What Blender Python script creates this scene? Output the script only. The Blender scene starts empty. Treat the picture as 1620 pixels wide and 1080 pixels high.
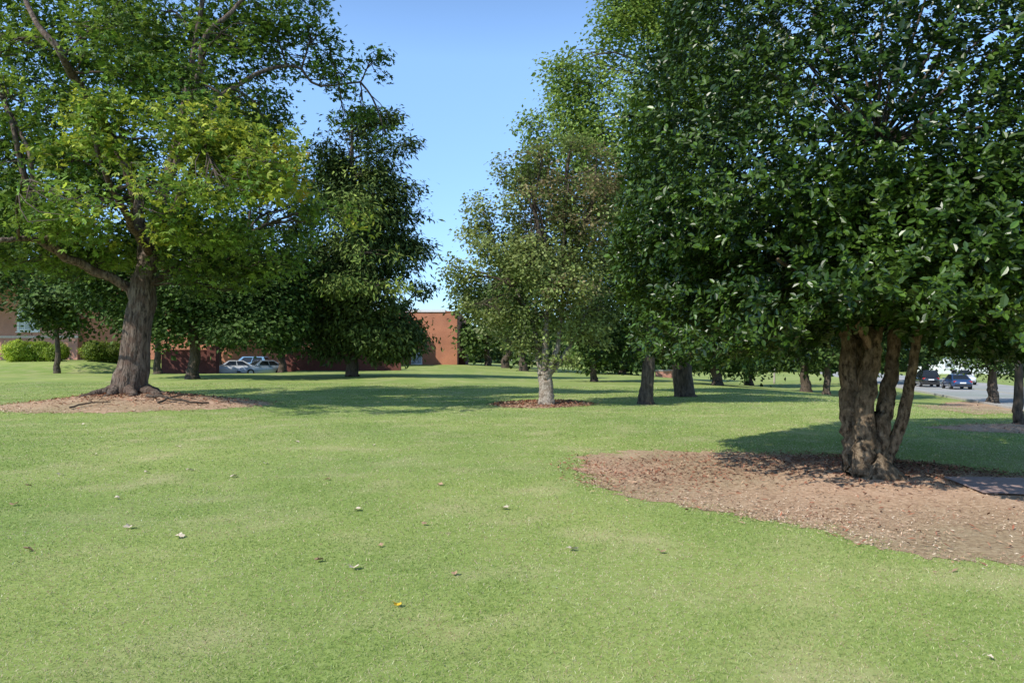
import bpy, math, random
import numpy as np
from mathutils import Vector
rng = np.random.default_rng(11); random.seed(11)
SC = bpy.context.scene; C = SC.collection
F = 1100.0; CH = 1.6; PITCH = math.atan(30/F); cp, sp = math.cos(PITCH), math.sin(PITCH)

# ------------------------------------------------------------------ helpers
def S(v, a, b):
    t = np.clip((np.asarray(v, float)-a)/(b-a), 0, 1); return t*t*(3-2*t)
MX, MY = -13.1, 24.0
def tz(x, y):
    x = np.asarray(x, float); y = np.asarray(y, float)
    z = 0.5*S(y, 28, 55)*S(-x, -8, 10) + 0.5*S(y, 60, 100)*S(-x, -15, 0)
    z = z - 1.3*S(x, 11, 30)*S(y, 13, 36)
    z = z - 0.4*S(y, 59.5, 62.5)*S(-y, -78, -74)*S(-x, 21, 24)*S(x, -37, -33)
    z = z + 0.95*S(-x, 34, 40)*S(y, 57, 67)
    z = z + 0.46*np.exp(-((x-MX)**2+(y-MY)**2)/(2*2.4**2))
    z = z + 0.12*np.exp(-((x-1.25)**2+(y-25)**2)/(2*1.2**2))
    z = z + 0.12*np.exp(-((x-5.1)**2+(y-9.6)**2)/(2*1.3**2))
    z = z + 0.02*np.sin(x*0.5+1)*np.sin(y*0.37)
    return z
def P(px, py, d):
    x = (px-810)/F; u = (540-py)/F
    ry = cp-u*sp; rz = sp+u*cp; t = d/ry
    return np.array([x*t, d, CH+rz*t])
def ground(px, py):
    x = (px-810)/F; u = (540-py)/F
    ry = cp-u*sp; rz = sp+u*cp
    ys = np.concatenate([np.linspace(1.5, 60, 4000), np.linspace(60, 400, 3000)])
    t = ys/ry; dz = CH+rz*t - tz(x*t, ys)
    i = np.argmax(dz < 0) if (dz < 0).any() else len(ys)-1
    return np.array([x*t[i], ys[i], float(tz(x*t[i], ys[i]))])

_K = rng.normal(size=(8, 3)); _PH = rng.uniform(0, 6.28, 8)
def noise3(p, s=1.0):
    p = np.asarray(p, float)/s
    return np.sin(p@_K.T*1.3+_PH).sum(-1)/4.0+0.25*np.sin(p@_K[::-1].T*2.9+_PH).sum(-1)/2.0

class MB:
    def __init__(s): s.V = []; s.F = []; s.n = 0; s.Cc = []
    def add(s, V, Fs, col=None):
        V = np.asarray(V, float).reshape(-1, 3)
        for f in Fs:
            f = np.asarray(f, int)
            if f.ndim == 1: f = f[None]
            s.F.append(f+s.n)
        s.V.append(V); s.n += len(V)
        if col is not None: s.Cc.append(np.broadcast_to(col, (len(V), 3)))
        return s
    def box(s, a, b):
        x0, y0, z0 = a; x1, y1, z1 = b
        V = [(x0,y0,z0),(x1,y0,z0),(x1,y1,z0),(x0,y1,z0),(x0,y0,z1),(x1,y0,z1),(x1,y1,z1),(x0,y1,z1)]
        return s.add(V, [[(0,3,2,1),(4,5,6,7),(0,1,5,4),(1,2,6,5),(2,3,7,6),(3,0,4,7)]])
    def build(s, name, mat, parent=None, base=(0,0,0), smooth=False):
        V = np.concatenate(s.V)-np.asarray(base, float)
        me = bpy.data.meshes.new(name)
        loops = np.concatenate([f.ravel() for f in s.F]).astype(np.int32)
        sizes = np.concatenate([np.full(len(f), f.shape[1]) for f in s.F])
        st = np.concatenate([[0], np.cumsum(sizes)[:-1]]).astype(np.int32)
        me.vertices.add(len(V)); me.vertices.foreach_set('co', V.astype(np.float32).ravel())
        me.loops.add(len(loops)); me.loops.foreach_set('vertex_index', loops)
        me.polygons.add(len(sizes)); me.polygons.foreach_set('loop_start', st)
        me.update(calc_edges=True)
        me.polygons.foreach_set('use_smooth', np.full(len(sizes), smooth, dtype=bool))
        if s.Cc:
            cc = np.concatenate(s.Cc); ca = me.color_attributes.new('Col', 'FLOAT_COLOR', 'POINT')
            ca.data.foreach_set('color', np.concatenate([cc, np.ones((len(cc), 1))], 1).astype(np.float32).ravel())
        me.materials.append(mat)
        o = bpy.data.objects.new(name, me); C.objects.link(o)
        if parent is not None: o.parent = parent
        else: o.location = base
        return o
def tag(o, label=None, cat=None, group=None, kind=None):
    for k, v in (('label', label), ('category', cat), ('group', group), ('kind', kind)):
        if v: o[k] = v
    return o
def empty(name, loc, label, cat, group=None, rz=0):
    o = bpy.data.objects.new(name, None); C.objects.link(o); o.location = loc; o.rotation_euler = (0, 0, rz)
    o.empty_display_size = 0.2
    return tag(o, label, cat, group)

def spline(pts, n):
    pts = np.asarray(pts, float); m = len(pts)
    if m == 2: return pts[0]+(pts[1]-pts[0])*np.linspace(0, 1, n)[:, None]
    Q = np.vstack([2*pts[0]-pts[1], pts, 2*pts[-1]-pts[-2]])
    t = np.linspace(0, m-1-1e-6, n); i = t.astype(int); u = (t-i)[:, None]
    a, b, c, d = Q[i], Q[i+1], Q[i+2], Q[i+3]
    return 0.5*(2*b+(c-a)*u+(2*a-5*b+4*c-d)*u*u+(3*b-a-3*c+d)*u**3)
def tube(mb, pts, rad, n=10, sides=6, rough=0.0, wob=0.0):
    pr = spline(np.hstack([np.asarray(pts, float), np.asarray(rad, float)[:, None]]), n)
    p, r = pr[:, :3].copy(), np.maximum(pr[:, 3], 0.003)
    if wob: p[1:-1] += rng.normal(size=(n-2, 3))*wob*r[1:-1, None]
    t = np.gradient(p, axis=0); t /= np.linalg.norm(t, axis=1)[:, None]+1e-9
    ref = np.array([0.21, 0.93, 0.31]) if abs(t.mean(0)@np.array([0.21,0.93,0.31])) < 0.85 else np.array([0.9, 0.1, 0.2])
    u = np.cross(t, ref); u /= np.linalg.norm(u, axis=1)[:, None]
    v = np.cross(t, u)
    a = np.linspace(0, 2*np.pi, sides, endpoint=False)
    ring = u[:, None]*np.cos(a)[None, :, None]+v[:, None]*np.sin(a)[None, :, None]
    rr = np.repeat(r[:, None], sides, 1)
    if rough:
        q = np.stack([np.cos(a)[None]*2.2+0*rr, np.sin(a)[None]*2.2+0*rr, (np.arange(n)*0.12)[:, None]+0*rr], -1)
        rr = rr*(1+rough*noise3(q*1.6+p[0, 0])+0.5*rough*noise3(q*4+3))
    V = p[:, None]+ring*rr[..., None]
    idx = np.arange(n*sides).reshape(n, sides); nx = np.roll(idx, -1, 1)
    Fq = np.stack([idx[:-1], nx[:-1], nx[1:], idx[1:]], -1).reshape(-1, 4)
    mb.add(V, [Fq, idx[-1][None], idx[0][::-1][None]])
    return p, r

# ------------------------------------------------------------------ materials
def newmat(name):
    m = bpy.data.materials.new(name); m.use_nodes = True; nt = m.node_tree
    b = nt.nodes['Principled BSDF']; return m, nt, b
def ND(nt, t, **k):
    n = nt.nodes.new(t)
    for a, v in k.items(): setattr(n, a, v)
    return n
def ramp(nt, stops):
    n = ND(nt, 'ShaderNodeValToRGB'); e = n.color_ramp.elements
    while len(e) < len(stops): e.new(0.5)
    for i, (p, c) in enumerate(stops): e[i].position = p; e[i].color = (*c, 1)
    return n
def mat_plain(name, col, rough=0.6, metal=0.0, var=0.15, scale=6, spec=0.5, coat=0):
    m, nt, b = newmat(name)
    tc = ND(nt, 'ShaderNodeTexCoord'); no = ND(nt, 'ShaderNodeTexNoise'); no.inputs['Scale'].default_value = scale; no.inputs['Detail'].default_value = 5
    nt.links.new(tc.outputs['Object'], no.inputs['Vector'])
    r = ramp(nt, [(0.3, [c*(1-var) for c in col]), (0.7, [min(1, c*(1+var)) for c in col])])
    nt.links.new(no.outputs[0], r.inputs[0]); nt.links.new(r.outputs[0], b.inputs['Base Color'])
    b.inputs['Roughness'].default_value = rough; b.inputs['Metallic'].default_value = metal
    b.inputs['Specular IOR Level'].default_value = spec; b.inputs['Coat Weight'].default_value = coat
    return m
def mat_leaf(name, rough=0.5, trans=0.3, spec=0.4):
    m, nt, b = newmat(name)
    a = ND(nt, 'ShaderNodeAttribute', attribute_name='Col')
    nt.links.new(a.outputs['Color'], b.inputs['Base Color'])
    b.inputs['Roughness'].default_value = rough; b.inputs['Specular IOR Level'].default_value = spec
    if trans <= 0: return m
    t = ND(nt, 'ShaderNodeBsdfTranslucent'); mx = ND(nt, 'ShaderNodeMixShader'); mx.inputs[0].default_value = trans
    hs = ND(nt, 'ShaderNodeHueSaturation'); hs.inputs['Value'].default_value = 1.5; hs.inputs['Hue'].default_value = 0.485
    nt.links.new(a.outputs['Color'], hs.inputs['Color']); nt.links.new(hs.outputs[0], t.inputs['Color'])
    nt.links.new(b.outputs[0], mx.inputs[1]); nt.links.new(t.outputs[0], mx.inputs[2])
    nt.links.new(mx.outputs[0], nt.nodes['Material Output'].inputs[0])
    return m
def mat_attr(name, rough=0.85):
    m, nt, b = newmat(name)
    a = ND(nt, 'ShaderNodeAttribute', attribute_name='Col'); nt.links.new(a.outputs['Color'], b.inputs['Base Color'])
    b.inputs['Roughness'].default_value = rough; b.inputs['Specular IOR Level'].default_value = 0.1
    return m
def mat_bark(name, c1, c2, c3, sc=7, zs=0.25, bump=0.6):
    m, nt, b = newmat(name)
    tc = ND(nt, 'ShaderNodeTexCoord'); mp = ND(nt, 'ShaderNodeMapping'); mp.inputs['Scale'].default_value = (1, 1, zs)
    nt.links.new(tc.outputs['Object'], mp.inputs[0])
    n1 = ND(nt, 'ShaderNodeTexNoise'); n1.inputs['Scale'].default_value = sc*2.2; n1.inputs['Detail'].default_value = 8; n1.inputs['Roughness'].default_value = 0.65
    n2 = ND(nt, 'ShaderNodeTexNoise'); n2.inputs['Scale'].default_value = sc*0.5; n2.inputs['Detail'].default_value = 3
    nt.links.new(mp.outputs[0], n1.inputs['Vector']); nt.links.new(tc.outputs['Object'], n2.inputs['Vector'])
    r1 = ramp(nt, [(0.38, c1), (0.60, c2)]); nt.links.new(n1.outputs[0], r1.inputs[0])
    r2 = ramp(nt, [(0.48, (0, 0, 0)), (0.6, (1, 1, 1))]); nt.links.new(n2.outputs[0], r2.inputs[0])
    mx = ND(nt, 'ShaderNodeMixRGB'); mx.inputs[2].default_value = (*c3, 1)
    ml = ND(nt, 'ShaderNodeMath', operation='MULTIPLY'); ml.inputs[1].default_value = 0.6
    nt.links.new(r2.outputs[0], ml.inputs[0]); nt.links.new(ml.outputs[0], mx.inputs[0]); nt.links.new(r1.outputs[0], mx.inputs[1])
    nt.links.new(mx.outputs[0], b.inputs['Base Color']); b.inputs['Roughness'].default_value = 0.9; b.inputs['Specular IOR Level'].default_value = 0.15
    bp = ND(nt, 'ShaderNodeBump'); bp.inputs['Strength'].default_value = bump; bp.inputs['Distance'].default_value = 0.07
    nt.links.new(n1.outputs[0], bp.inputs['Height']); nt.links.new(bp.outputs[0], b.inputs['Normal'])
    return m
def mat_brick(name, c1, c2, mortar, flat=False):
    m, nt, b = newmat(name)
    tc = ND(nt, 'ShaderNodeTexCoord'); sx = ND(nt, 'ShaderNodeSeparateXYZ'); ad = ND(nt, 'ShaderNodeMath', operation='ADD'); cx = ND(nt, 'ShaderNodeCombineXYZ')
    L = nt.links.new
    L(tc.outputs['Object'], sx.inputs[0]); L(sx.outputs[0], ad.inputs[0]); L(sx.outputs[1], ad.inputs[1]); L(ad.outputs[0], cx.inputs[0]); L(sx.outputs[2], cx.inputs[1])
    bt = ND(nt, 'ShaderNodeTexBrick'); bt.inputs['Scale'].default_value = 4.2; bt.inputs['Mortar Size'].default_value = 0.02
    bt.inputs['Color1'].default_value = (*c1, 1); bt.inputs['Color2'].default_value = (*c2, 1); bt.inputs['Mortar'].default_value = (*mortar, 1)
    L(tc.outputs['Object'] if flat else cx.outputs[0], bt.inputs['Vector'])
    no = ND(nt, 'ShaderNodeTexNoise'); no.inputs['Scale'].default_value = 0.5; no.inputs['Detail'].default_value = 6; L(tc.outputs['Object'], no.inputs['Vector'])
    r = ramp(nt, [(0.3, (0.8, 0.8, 0.8)), (0.7, (1.1, 1.1, 1.1))]); L(no.outputs[0], r.inputs[0])
    mx = ND(nt, 'ShaderNodeMixRGB', blend_type='MULTIPLY'); mx.inputs[0].default_value = 1; L(bt.outputs[0], mx.inputs[1]); L(r.outputs[0], mx.inputs[2])
    L(mx.outputs[0], b.inputs['Base Color']); b.inputs['Roughness'].default_value = 0.9
    return m
def mat_ground(name, stops, s_big, s_small, patch, bump=0.3, dist=0.03, pk=0.75):
    m, nt, b = newmat(name); L = nt.links.new
    tc = ND(nt, 'ShaderNodeTexCoord')
    n1 = ND(nt, 'ShaderNodeTexNoise'); n1.inputs['Scale'].default_value = s_small; n1.inputs['Detail'].default_value = 9; n1.inputs['Roughness'].default_value = 0.7
    n2 = ND(nt, 'ShaderNodeTexNoise'); n2.inputs['Scale'].default_value = s_big; n2.inputs['Detail'].default_value = 6
    n3 = ND(nt, 'ShaderNodeTexNoise'); n3.inputs['Scale'].default_value = s_big*0.23; n3.inputs['Detail'].default_value = 3
    for n in (n1, n2, n3): L(tc.outputs['Object'], n.inputs['Vector'])
    r1 = ramp(nt, stops); L(n1.outputs[0], r1.inputs[0])
    r2 = ramp(nt, [(0.50, (0, 0, 0)), (0.72, (1, 1, 1))]); L(n2.outputs[0], r2.inputs[0])
    mx = ND(nt, 'ShaderNodeMixRGB'); mx.inputs[2].default_value = (*patch, 1); L(r1.outputs[0], mx.inputs[1])
    ml = ND(nt, 'ShaderNodeMath', operation='MULTIPLY'); ml.inputs[1].default_value = pk; L(r2.outputs[0], ml.inputs[0]); L(ml.outputs[0], mx.inputs[0])
    r3 = ramp(nt, [(0.35, (0.80, 0.87, 0.79)), (0.65, (1.15, 1.09, 1.09))]); L(n3.outputs[0], r3.inputs[0])
    m2 = ND(nt, 'ShaderNodeMixRGB', blend_type='MULTIPLY'); m2.inputs[0].default_value = 1; L(mx.outputs[0], m2.inputs[1]); L(r3.outputs[0], m2.inputs[2])
    L(m2.outputs[0], b.inputs['Base Color']); b.inputs['Roughness'].default_value = 0.95; b.inputs['Specular IOR Level'].default_value = 0.1
    bp = ND(nt, 'ShaderNodeBump'); bp.inputs['Strength'].default_value = bump; bp.inputs['Distance'].default_value = dist
    L(n1.outputs[0], bp.inputs['Height']); L(bp.outputs[0], b.inputs['Normal'])
    return m
M = dict(
 lawn=mat_ground('lawn', [(0.25, (0.17, 0.24, 0.055)), (0.5, (0.28, 0.355, 0.10)), (0.78, (0.39, 0.44, 0.175))], 0.9, 18, (0.47, 0.43, 0.23), 0.4, 0.02, 0.65),
 mulch=mat_ground('mulch', [(0.3, (0.27, 0.165, 0.105)), (0.55, (0.53, 0.365, 0.245)), (0.75, (0.68, 0.52, 0.375))], 1.2, 18, (0.60, 0.43, 0.30), 0.7, 0.04),
 asphalt=mat_ground('asphalt', [(0.3, (0.33, 0.33, 0.325)), (0.7, (0.43, 0.43, 0.42))], 0.5, 20, (0.38, 0.38, 0.37), 0.1, 0.01),
 concrete=mat_plain('concrete', (0.46, 0.44, 0.40), 0.9),
 paver=mat_brick('paver', (0.36, 0.24, 0.21), (0.42, 0.29, 0.25), (0.28, 0.22, 0.2), True),
 white=mat_plain('white_paint', (0.78, 0.78, 0.76), 0.6, var=0.06), yellow=mat_plain('yellow_paint', (0.6, 0.42, 0.06), 0.7),
 brick=mat_brick('brick', (0.46, 0.165, 0.085), (0.53, 0.20, 0.105), (0.46, 0.28, 0.19)),
 brickp=mat_brick('pale_brick', (0.52, 0.22, 0.155), (0.58, 0.26, 0.185), (0.56, 0.4, 0.33)),
 brickd=mat_brick('shaded_dark_brick', (0.11, 0.029, 0.022), (0.15, 0.04, 0.03), (0.13, 0.068, 0.052)),  # dark red brick, darkened further to stand for shade on the long wall
 stone=mat_plain('pale_stone', (0.6, 0.5, 0.43), 0.9),
 glass=mat_plain('window_glass', (0.02, 0.025, 0.03), 0.08, var=0.2), roof=mat_plain('roofing', (0.16, 0.15, 0.14), 0.9),
 pane=mat_plain('school_pane', (0.42, 0.46, 0.5), 0.2, var=0.2),
 tyre=mat_plain('rubber', (0.012, 0.012, 0.012), 0.8), rim=mat_plain('alloy', (0.5, 0.5, 0.52), 0.3, 0.9, var=0.05),
 lamp=mat_plain('lamp_lens', (0.75, 0.77, 0.8), 0.1, var=0.05), red=mat_plain('red_lens', (0.4, 0.01, 0.01), 0.2),
 silver=mat_plain('silver_car_paint', (0.72, 0.73, 0.75), 0.3, 0.1, var=0.04, coat=1), blue=mat_plain('blue_car_paint', (0.03, 0.07, 0.17), 0.3, 0.3, var=0.04, coat=1),
 pblue=mat_plain('pale_blue_car_paint', (0.38, 0.47, 0.58), 0.3, 0.1, var=0.04, coat=1),
 lblue=mat_plain('light_blue_paint', (0.15, 0.32, 0.52), 0.3, 0.1, var=0.04, coat=1), black=mat_plain('black_car_paint', (0.015, 0.016, 0.018), 0.25, var=0.04, coat=1),
 cwhite=mat_plain('white_car_paint', (0.7, 0.7, 0.7), 0.3, var=0.03, coat=1), trim=mat_plain('black_trim', (0.02, 0.02, 0.02), 0.6),
 pole=mat_plain('weathered_pole', (0.40, 0.36, 0.29), 0.8),
 bark_maple=mat_bark('maple_bark', (0.036, 0.027, 0.022), (0.22, 0.17, 0.135), (0.11, 0.068, 0.05), 6, 0.22, 1.0),
 bark_holly=mat_bark('holly_bark', (0.048, 0.034, 0.022), (0.28, 0.21, 0.14), (0.11, 0.08, 0.05), 9, 0.45, 0.9),
 bark_pale=mat_bark('pale_bark', (0.14, 0.11, 0.085), (0.40, 0.35, 0.29), (0.22, 0.165, 0.12), 9, 0.7, 0.5),
 bark_dark=mat_bark('dark_bark', (0.045, 0.036, 0.03), (0.14, 0.11, 0.085), (0.1, 0.075, 0.055), 6, 0.25, 0.8),
 leaf=mat_leaf('broad_leaves', 0.5, 0.32, 0.3), leaf_gloss=mat_leaf('glossy_leaves', 0.34, 0.10, 0.40), leaf_fine=mat_leaf('fine_leaves', 0.65, 0.0, 0.15),
 blade=mat_leaf('grass_blades', 0.8, 0.3, 0.08), chip=mat_attr('chips'), dry=mat_attr('dry_leaf', 0.7))

# ------------------------------------------------------------------ leaves
TPL = {
 'diamond': (np.array([(0,0,0),(0.34,.45,.1),(0,1,0),(-.34,.45,.1)]), [np.array([(0,1,2),(0,2,3)])]),
 'oval': (np.array([(0,0,0),(.22,.25,.07),(.25,.62,.07),(0,1,-.04),(-.25,.62,.07),(-.22,.25,.07)]), [np.array([(0,1,2,3),(0,3,4,5)])]),
 'maple': (np.array([(0,0,0),(.18,.42,.03),(0,1,-.12),(-.18,.42,.03),(.58,.2,-.05),(.62,.72,-.1),(-.58,.2,-.05),(-.62,.72,-.1)]),
           [np.array([(0,1,2,3),(0,4,5,1),(0,3,7,6)])]),
 'fine': (np.array([(0,0,0),(0.14,.5,.03),(0,1,0),(-.14,.5,.03)]), [np.array([(0,1,2,3)])]),
 'spray': (np.array([(0,0,0),(0.18,.5,.05),(0,1,0),(-.18,.5,.05)]), [np.array([(0,1,2,3)])]),
}
def unit(a): return a/(np.linalg.norm(a, axis=-1, keepdims=True)+1e-9)
def add_leaves(mb, tpl, pos, nrm, tip, size, col):
    T, Fs = TPL[tpl]; n = len(pos); k = len(T)
    nrm = unit(nrm); tip = unit(tip-nrm*(tip*nrm).sum(-1, keepdims=True)); xa = np.cross(tip, nrm)
    V = pos[:, None]+size[:, None, None]*(T[None, :, 0:1]*xa[:, None]+T[None, :, 1:2]*tip[:, None]+T[None, :, 2:3]*nrm[:, None])
    off = (np.arange(n)*k)[:, None, None]
    mb.add(V, [(f[None]+off).reshape(-1, f.shape[1]) for f in Fs], np.repeat(col, k, 0))
def rdir(n):
    return unit(rng.normal(size=(n, 3)))
def lobe(px, py, rx, ry, D, dd=0, rd=None, ci=0, dens=1.0):
    d = D+dd; a = rx*d/F; c = ry*d/F
    return dict(c=P(px, py, d), r=np.array([a, rd or (a+c)/2, c]), ci=ci, dens=dens)
def crown_mesh(lobes, dens, m, sig, lsize, tpl, cols, gap=-0.35, gscale=1.2, up=0.9, out=0.5, droop=0.3, jit=0.22, flat=0.6):
    """many small leaves in sprigs spread through the crown lobes; returns mesh builder and sprig centres per lobe"""
    mb = MB(); sprigs = []
    cen = np.mean([l['c'] for l in lobes], 0)
    for l in lobes:
        r = l['r']; n = max(6, int(dens*l['dens']*(r[0]*r[1]+r[0]*r[2]+r[1]*r[2])))
        d = rdir(n); rad = 0.35+0.68*np.sqrt(rng.random(n))
        rad *= 1+0.22*noise3(d*1.7+l['c'], 1.0)
        c = l['c']+d*r*rad[:, None]
        keep = noise3(c, gscale) > gap
        c = c[keep]; d = d[keep]; n = len(c)
        sprigs.append(c)
        if n == 0: continue
        o = rng.normal(size=(n, m, 3))*sig*np.array([1, 1, flat])
        pos = (c[:, None]+o).reshape(-1, 3)
        outw = unit(pos-(cen*0.5+l['c']*0.5))
        nn = n*m
        nrm = rng.normal(size=(nn, 3))*0.55+np.array([0, 0, up])+outw*out
        tip = rng.normal(size=(nn, 3))*0.7+unit(o.reshape(-1, 3))*0.8+np.array([0, 0, -droop])
        ci = l['ci']
        if isinstance(ci, tuple): ci = np.where(rng.random(n)+0.35*noise3(c, 0.8) < ci[2], ci[1], ci[0])
        else: ci = np.full(n, ci)
        ca = np.array([q[0] for q in cols])[ci]; cb = np.array([q[1] for q in cols])[ci]
        t = np.clip(0.5+0.45*noise3(c, gscale*1.7)+rng.normal(size=n)*0.18, 0, 1)
        t = np.repeat(t, m)[:, None]
        col = np.repeat(ca, m, 0)*(1-t)+np.repeat(cb, m, 0)*t
        col = col*np.exp(rng.normal(size=(nn, 1))*jit)*np.repeat(np.exp(rng.normal(size=(n, 1))*0.12), m, 0)
        size = lsize*np.exp(rng.normal(size=nn)*0.2)
        add_leaves(mb, tpl, pos, nrm, tip, size, np.clip(col, 0.004, 0.7))
    return mb, sprigs
def grow(name, label, group, base, trunk, limbs, lobes, leafkw, bark, leafmat, ntwig=6, tsides=14, rough=0.1, twigr=0.02, cat='tree', limbname='limb', twigmat=None):
    t = empty(name, base, label, cat, group)
    mb = MB(); tp = [p for p, r in trunk]; tr = [r for p, r in trunk]
    p, r = tube(mb, tp, tr, 30, tsides, rough, 0.05)
    mb.build('trunk', bark, t, base, True)
    for L in limbs:
        lm = MB(); tube(lm, [q for q, _ in L], [q for _, q in L], 18, 8, rough*0.9, 0.22); lm.build(limbname, bark, t, base, True)
    mb, sprigs = crown_mesh(lobes, **leafkw)
    br = MB()
    lp = [spline([q for q, _ in L], 12) for L in limbs]
    src = np.vstack([p[len(p)//2:]]+lp)
    for l, sg in zip(lobes, sprigs):
        c = l['c']
        dist = np.linalg.norm((src-c)*np.array([1, 1, 0.8]), axis=1)+np.where(src[:, 2] > c[2], 3.0, 0)
        s = src[np.argmin(dist)]
        ln = np.linalg.norm(c-s)
        r0 = min(tr[-1]*0.7, 0.012+0.018*ln)
        mid = s*0.5+c*0.5+np.array([0, 0, 0.10*ln])+rng.normal(size=3)*0.06*ln
        pl, _ = tube(br, [s, mid, c], [r0, r0*0.7, r0*0.3], 9, 5, 0, 0.3)
        if len(sg):
            for j in rng.choice(len(sg), min(ntwig, len(sg)), replace=False):
                q = sg[j]; s = pl[rng.integers(len(pl)//3, len(pl))]
                ln = np.linalg.norm(q-s)
                tube(br, [s, (s+q)/2+rng.normal(size=3)*0.1*ln, q], [twigr, twigr*0.7, twigr*0.3], 5, 4)
    if br.V: br.build('twigs', twigmat or bark, t, base, True)
    mb.build('crown', leafmat, t, base)
    return t
def PL(D, lst):   # (px,py,dd,rpx) -> (point, radius)
    return [(P(px, py, D+dd), r*(D+dd)/F) for px, py, dd, r in lst]

# ------------------------------------------------------------------ ground
ys = np.concatenate([np.linspace(-25, 0, 15)[:-1], np.linspace(0, 45, 110)[:-1], np.linspace(45, 130, 110)[:-1], np.geomspace(130, 2500, 24)])
xh = np.concatenate([np.linspace(0, 40, 90)[:-1], np.linspace(40, 110, 60)[:-1], np.geomspace(110, 2500, 20)])
xs = np.concatenate([-xh[::-1][:-1], xh])
X, Y = np.meshgrid(xs, ys); Z = tz(X, Y)
mb = MB(); idx = np.arange(X.size).reshape(X.shape)
mb.add(np.stack([X, Y, Z], -1), [np.stack([idx[:-1, :-1], idx[:-1, 1:], idx[1:, 1:], idx[1:, :-1]], -1).reshape(-1, 4)])
tag(mb.build('lawn', M['lawn'], smooth=True), 'mown green lawn spreading under all the trees', 'lawn', kind='structure')

class Bed:
    def __init__(s, c, th, r):
        s.c = np.asarray(c, float); o = np.argsort(th); th = np.asarray(th)[o]; r = np.asarray(r)[o]
        s.th = np.concatenate([th-2*np.pi, th, th+2*np.pi]); s.r = np.tile(r, 3); s.ph = rng.uniform(0, 6)
    def R(s, a):
        base = np.interp(a, s.th, s.r)
        return base*(0.985+0.016*np.sin(9*a+s.ph)+0.020*np.sin(23*a+2*s.ph)+0.018*np.sin(51*a)+0.016*np.sin(87*a+s.ph)+0.012*np.sin(133*a+3*s.ph))
    def frac(s, x, y):
        dx, dy = x-s.c[0], y-s.c[1]
        return np.hypot(dx, dy)/s.R(np.arctan2(dy, dx))
    def build(s, label, nchip, lo=0.03, hi=0.08, chiplabel='', dark=None):
        na, nr = 420, 24; a = np.linspace(-np.pi, np.pi, na, endpoint=False); q = np.linspace(0, 1, nr+1)[1:]
        Rr = s.R(a)[None]*q[:, None]; x = s.c[0]+Rr*np.cos(a); y = s.c[1]+Rr*np.sin(a)
        lift = 0.018*(1-q[:, None]**4)-0.004*(q[:, None] > 0.99)+0.012*noise3(np.stack([x, y, 0*x], -1), 0.25)*(q[:, None] < 0.97)*0.6
        z = tz(x, y)+np.maximum(lift, 0.004)
        V = np.vstack([[[s.c[0], s.c[1], float(tz(*s.c))+0.02]], np.stack([x, y, z], -1).reshape(-1, 3)])
        id_ = 1+np.arange(na*nr).reshape(nr, na); nx = np.roll(id_, -1, 1)
        m = MB(); m.add(V, [np.stack([np.zeros(na, int), id_[0], nx[0]], -1), np.stack([id_[:-1], id_[1:], nx[1:], nx[:-1]], -1).reshape(-1, 4)])
        tag(m.build('mulch_bed', M['mulch'], smooth=True), label, 'mulch bed', kind='structure')
        aa = rng.uniform(-np.pi, np.pi, nchip); rr = s.R(aa)*np.where(rng.random(nchip) < .82, np.sqrt(rng.random(nchip)), 0.985+np.abs(rng.normal(size=nchip))*0.07)
        x = s.c[0]+rr*np.cos(aa); y = s.c[1]+rr*np.sin(aa)
        pale = np.array([(0.60,0.43,0.30),(0.50,0.335,0.22),(0.65,0.51,0.37),(0.44,0.265,0.17),(0.66,0.55,0.41),(0.25,0.15,0.10)])
        redd = np.array([(0.13,0.06,0.037),(0.27,0.125,0.073),(0.36,0.18,0.11),(0.31,0.12,0.07),(0.45,0.30,0.19),(0.065,0.032,0.021)])
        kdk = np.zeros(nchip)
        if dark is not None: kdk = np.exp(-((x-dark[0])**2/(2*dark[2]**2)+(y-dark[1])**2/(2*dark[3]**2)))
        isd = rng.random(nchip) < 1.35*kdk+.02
        pat = noise3(np.stack([x, y, 0*x], -1), 0.5)
        keep = isd | (rng.random(nchip) < 0.32+.25*pat); x, y, isd = x[keep], y[keep], isd[keep]; nc = len(x)
        pos = np.stack([x, y, tz(x, y)+0.022+0.012*rng.random(nc)], -1)
        nrm = np.stack([rng.normal(size=nc)*0.35, rng.normal(size=nc)*0.35, np.ones(nc)], -1)
        tip = np.stack([rng.normal(size=nc), rng.normal(size=nc), rng.normal(size=nc)*0.25], -1)
        ri = rng.integers(0, 6, nc)
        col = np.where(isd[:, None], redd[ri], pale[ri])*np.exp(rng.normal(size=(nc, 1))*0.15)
        c = MB(); add_leaves(c, 'fine', pos, nrm, tip, rng.uniform(lo, hi, nc)*np.where(isd, 1.55, .7), col)
        tag(c.build('wood_chips', M['chip']), chiplabel, 'wood chips', kind='stuff')
def bed_px(pts, cpx):
    w = np.array([ground(*p)[:2] for p in pts]); c = ground(*cpx)[:2]
    w = np.vstack([np.linspace(w[i], w[(i+1) % len(w)], 12, endpoint=False) for i in range(len(w))])
    d = w-c; return Bed(c, np.arctan2(d[:, 1], d[:, 0]), np.hypot(d[:, 0], d[:, 1]))
def bed_el(c, a, b):
    th = np.linspace(-np.pi, np.pi, 60, endpoint=False); return Bed(c, th, a*b/np.hypot(b*np.cos(th), a*np.sin(th))*(1+0.06*np.sin(3*th+c[0])))
bed_h = bed_px([(906,744),(925,722),(975,712),(1060,711),(1180,716),(1330,722),(1450,735),(1560,748),(1700,758),(1900,790),(2050,860),(1900,925),(1620,897),(1530,888),(1430,876),(1360,860),(1290,838),(1200,820),(1100,806),(1000,788),(940,768)], (1400, 790))
bed_m = bed_el((-13.0, 23.4), 4.7, 3.5)
bed_c = bed_el((1.0, 24.6), 1.75, 1.7)
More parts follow.
